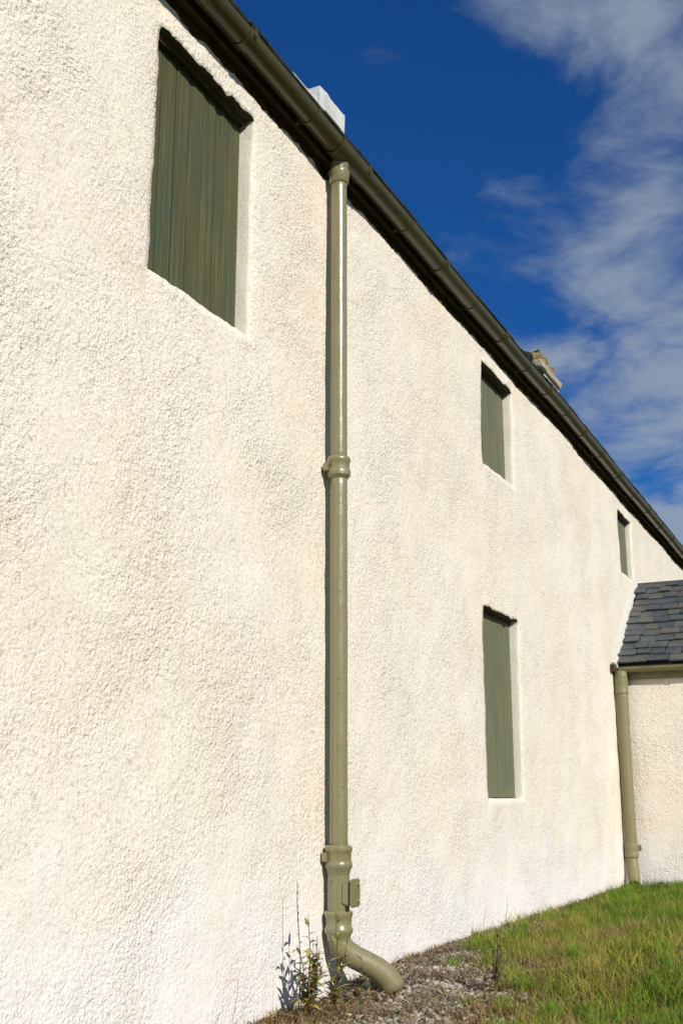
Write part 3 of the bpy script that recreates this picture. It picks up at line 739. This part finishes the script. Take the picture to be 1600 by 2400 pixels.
def weed(name, label, cat, root, stems, leaves_per, leaf_len, pal, r=.0022, seedheads=False, lz=(.15, .95)):
    rx, ry = root; rz = gh(rx, ry)-.01
    t = thing(name, label, cat, (rx, ry, rz))
    for (tx, ty, h) in stems:
        path = []
        for k in range(8):
            u = k/7; path.append((tx*u**1.4 + .006*math.sin(u*7+h*9), ty*u**1.4 + .006*math.cos(u*6+h*5), h*u))
        tube('stem', path, [r*(1-.6*k/7) for k in range(8)], M['stem'], t, 5)
        for q in range(leaves_per):
            u = lz[0] + (lz[1]-lz[0])*(q+rnd.random()*.6)/max(1, leaves_per); i = min(6, int(u*7)); fr = u*7-i
            p = Vector(path[i]).lerp(Vector(path[i+1]), fr); az = q*2.4 + rnd.uniform(-.5, .5)
            V, F, C = [], [], []; c = rnd.choice(pal); sc = rnd.uniform(.7, 1.3)*(1.15-.6*u)
            leaf_mesh(p, (math.cos(az), math.sin(az), rnd.uniform(.2, 1.3)), leaf_len*sc, leaf_len*.32*sc, rnd.uniform(0, .7), c, V, F, C)
            link('leaf', colmesh('leaf', V, F, C, M['leafy']), t)
        if seedheads:
            for q in range(9):
                u = .55+.05*q; p = Vector((path[-1][0]*u**1.4, path[-1][1]*u**1.4, h*u)); V, F, C = [], [], []
                leaf_mesh(p, (rnd.uniform(-.3, .3), rnd.uniform(-.3, .3), 1), .02, .005, 0, (.07, .05, .03), V, F, C); link('seed', colmesh('seed', V, F, C, M['leafy']), t)
    return t
LP = [(.26,.27,.05), (.14,.16,.03), (.36,.30,.07), (.08,.085,.03), (.20,.12,.05), (.30,.24,.06)]
DP = [(.05,.035,.02), (.10,.07,.035), (.22,.17,.09), (.14,.12,.05)]
weed('leafy_weed', 'bushy yellow-green leafy weed at the wall foot left of the downpipe shoe', 'weed', (.16, 4.90), [(.0, .02, .46), (.02, .07, .36), (-.02, -.06, .33), (.04, -.03, .28), (.0, .12, .30), (.05, .05, .24)], 16, .100, LP, .0036)
weed('leafy_weed', 'slender upright leafy weed between the bushy weed and the downpipe shoe', 'weed', (.19, 5.12), [(.0, .03, .44), (.03, .09, .34), (-.02, -.05, .30), (.05, .0, .26)], 14, .090, LP, .0034)
weed('leafy_weed', 'small dark leafy weed growing just under the downpipe elbow', 'weed', (.25, 5.28), [(-.01, .03, .24), (.03, .02, .19), (-.03, -.02, .16)], 10, .075, [LP[1], LP[3], LP[4]])
weed('grass_stalk', 'tall thin dry stalk with dark seeds rising left of the downpipe', 'weed', (.13, 4.88), [(-.01, -.005, .61)], 5, .045, DP, .0034, True, (.4, .62))
weed('dry_stalk', 'faint solitary dry stalk against the wall left of the leafy weeds', 'weed', (.10, 4.35), [(.01, .0, .26)], 2, .014, DP, .0014)
weed('dry_stalk', 'low crooked dry sprig at the wall foot, leftmost plant in the picture', 'weed', (.10, 4.16), [(.02, .03, .14), (-.01, -.04, .10)], 3, .02, DP, .0018)
weed('dry_stalk', 'thin dry stalk in front of the white wall beyond the gravel', 'weed', (.13, 8.02), [(.0, .0, .26), (.01, .04, .13)], 3, .02, DP, .0022)
weed('dry_stalk', 'short dry stalk left of the thin one on the wall beyond the gravel', 'weed', (.10, 7.62), [(.0, .0, .2)], 2, .02, DP, .0018)
weed('dead_weed', 'clump of dark dead weed stems between the gravel and the grass bank', 'weed', (.80, 5.70), [(.0, .02, .32), (.03, -.02, .27), (-.03, .01, .25), (.01, .05, .22), (-.01, -.05, .18), (.05, .02, .2)], 12, .055, DP, .0055)
weed('dead_weed', 'tan collapsed dead stems lying right of the dark dead clump', 'weed', (.92, 5.95), [(.16, .02, .08), (.20, -.05, .10), (.12, .08, .12), (.22, .03, .06), (-.10, .04, .10)], 7, .045, [(.34,.24,.13), (.22,.13,.06), (.42,.34,.22)], .0034)
# loose stones
def stone(label, loc, r, m, seed):
    bm = bmesh.new(); bmesh.ops.create_icosphere(bm, subdivisions=3, radius=1)
    for v in bm.verts:
        p = v.co + Vector((seed, 0, 0)); v.co *= 1 + .28*noise.noise(p*1.3) + .08*noise.noise(p*4); v.co = Vector((v.co.x*r, v.co.y*r*.8, v.co.z*r*.6))
    me = bpy.data.meshes.new('stone'); bm.to_mesh(me); bm.free(); me.materials.append(M[m]); me.shade_smooth()
    o = thing('stone', label, 'stone', (loc[0], loc[1], gh(*loc)+r*.25), None, me); o.rotation_euler[2] = seed; return o
stone('pale rounded stone in the russet plants at the bottom edge of the picture', (1.03, 4.98), .026, 'stone_pale', 1.3)
stone('larger dark stone against the wall where the grass starts', (.10, 8.95), .045, 'stone_dark', 2.3)
stone('pale stone beside the dark stone at the wall foot', (.14, 8.62), .035, 'stone_pale', 3.3)
stone('dark stone at the foot of the porch wall', (.38, 12.55), .06, 'stone_dark', 4.3)
stone('small brown stone right of the porch wall dark stone', (.56, 12.5), .05, 'stone_dark', 5.7)
stone('grey stone in the gravel just right of the downpipe shoe', (.50, 5.75), .03, 'stone_pale', 6.1)
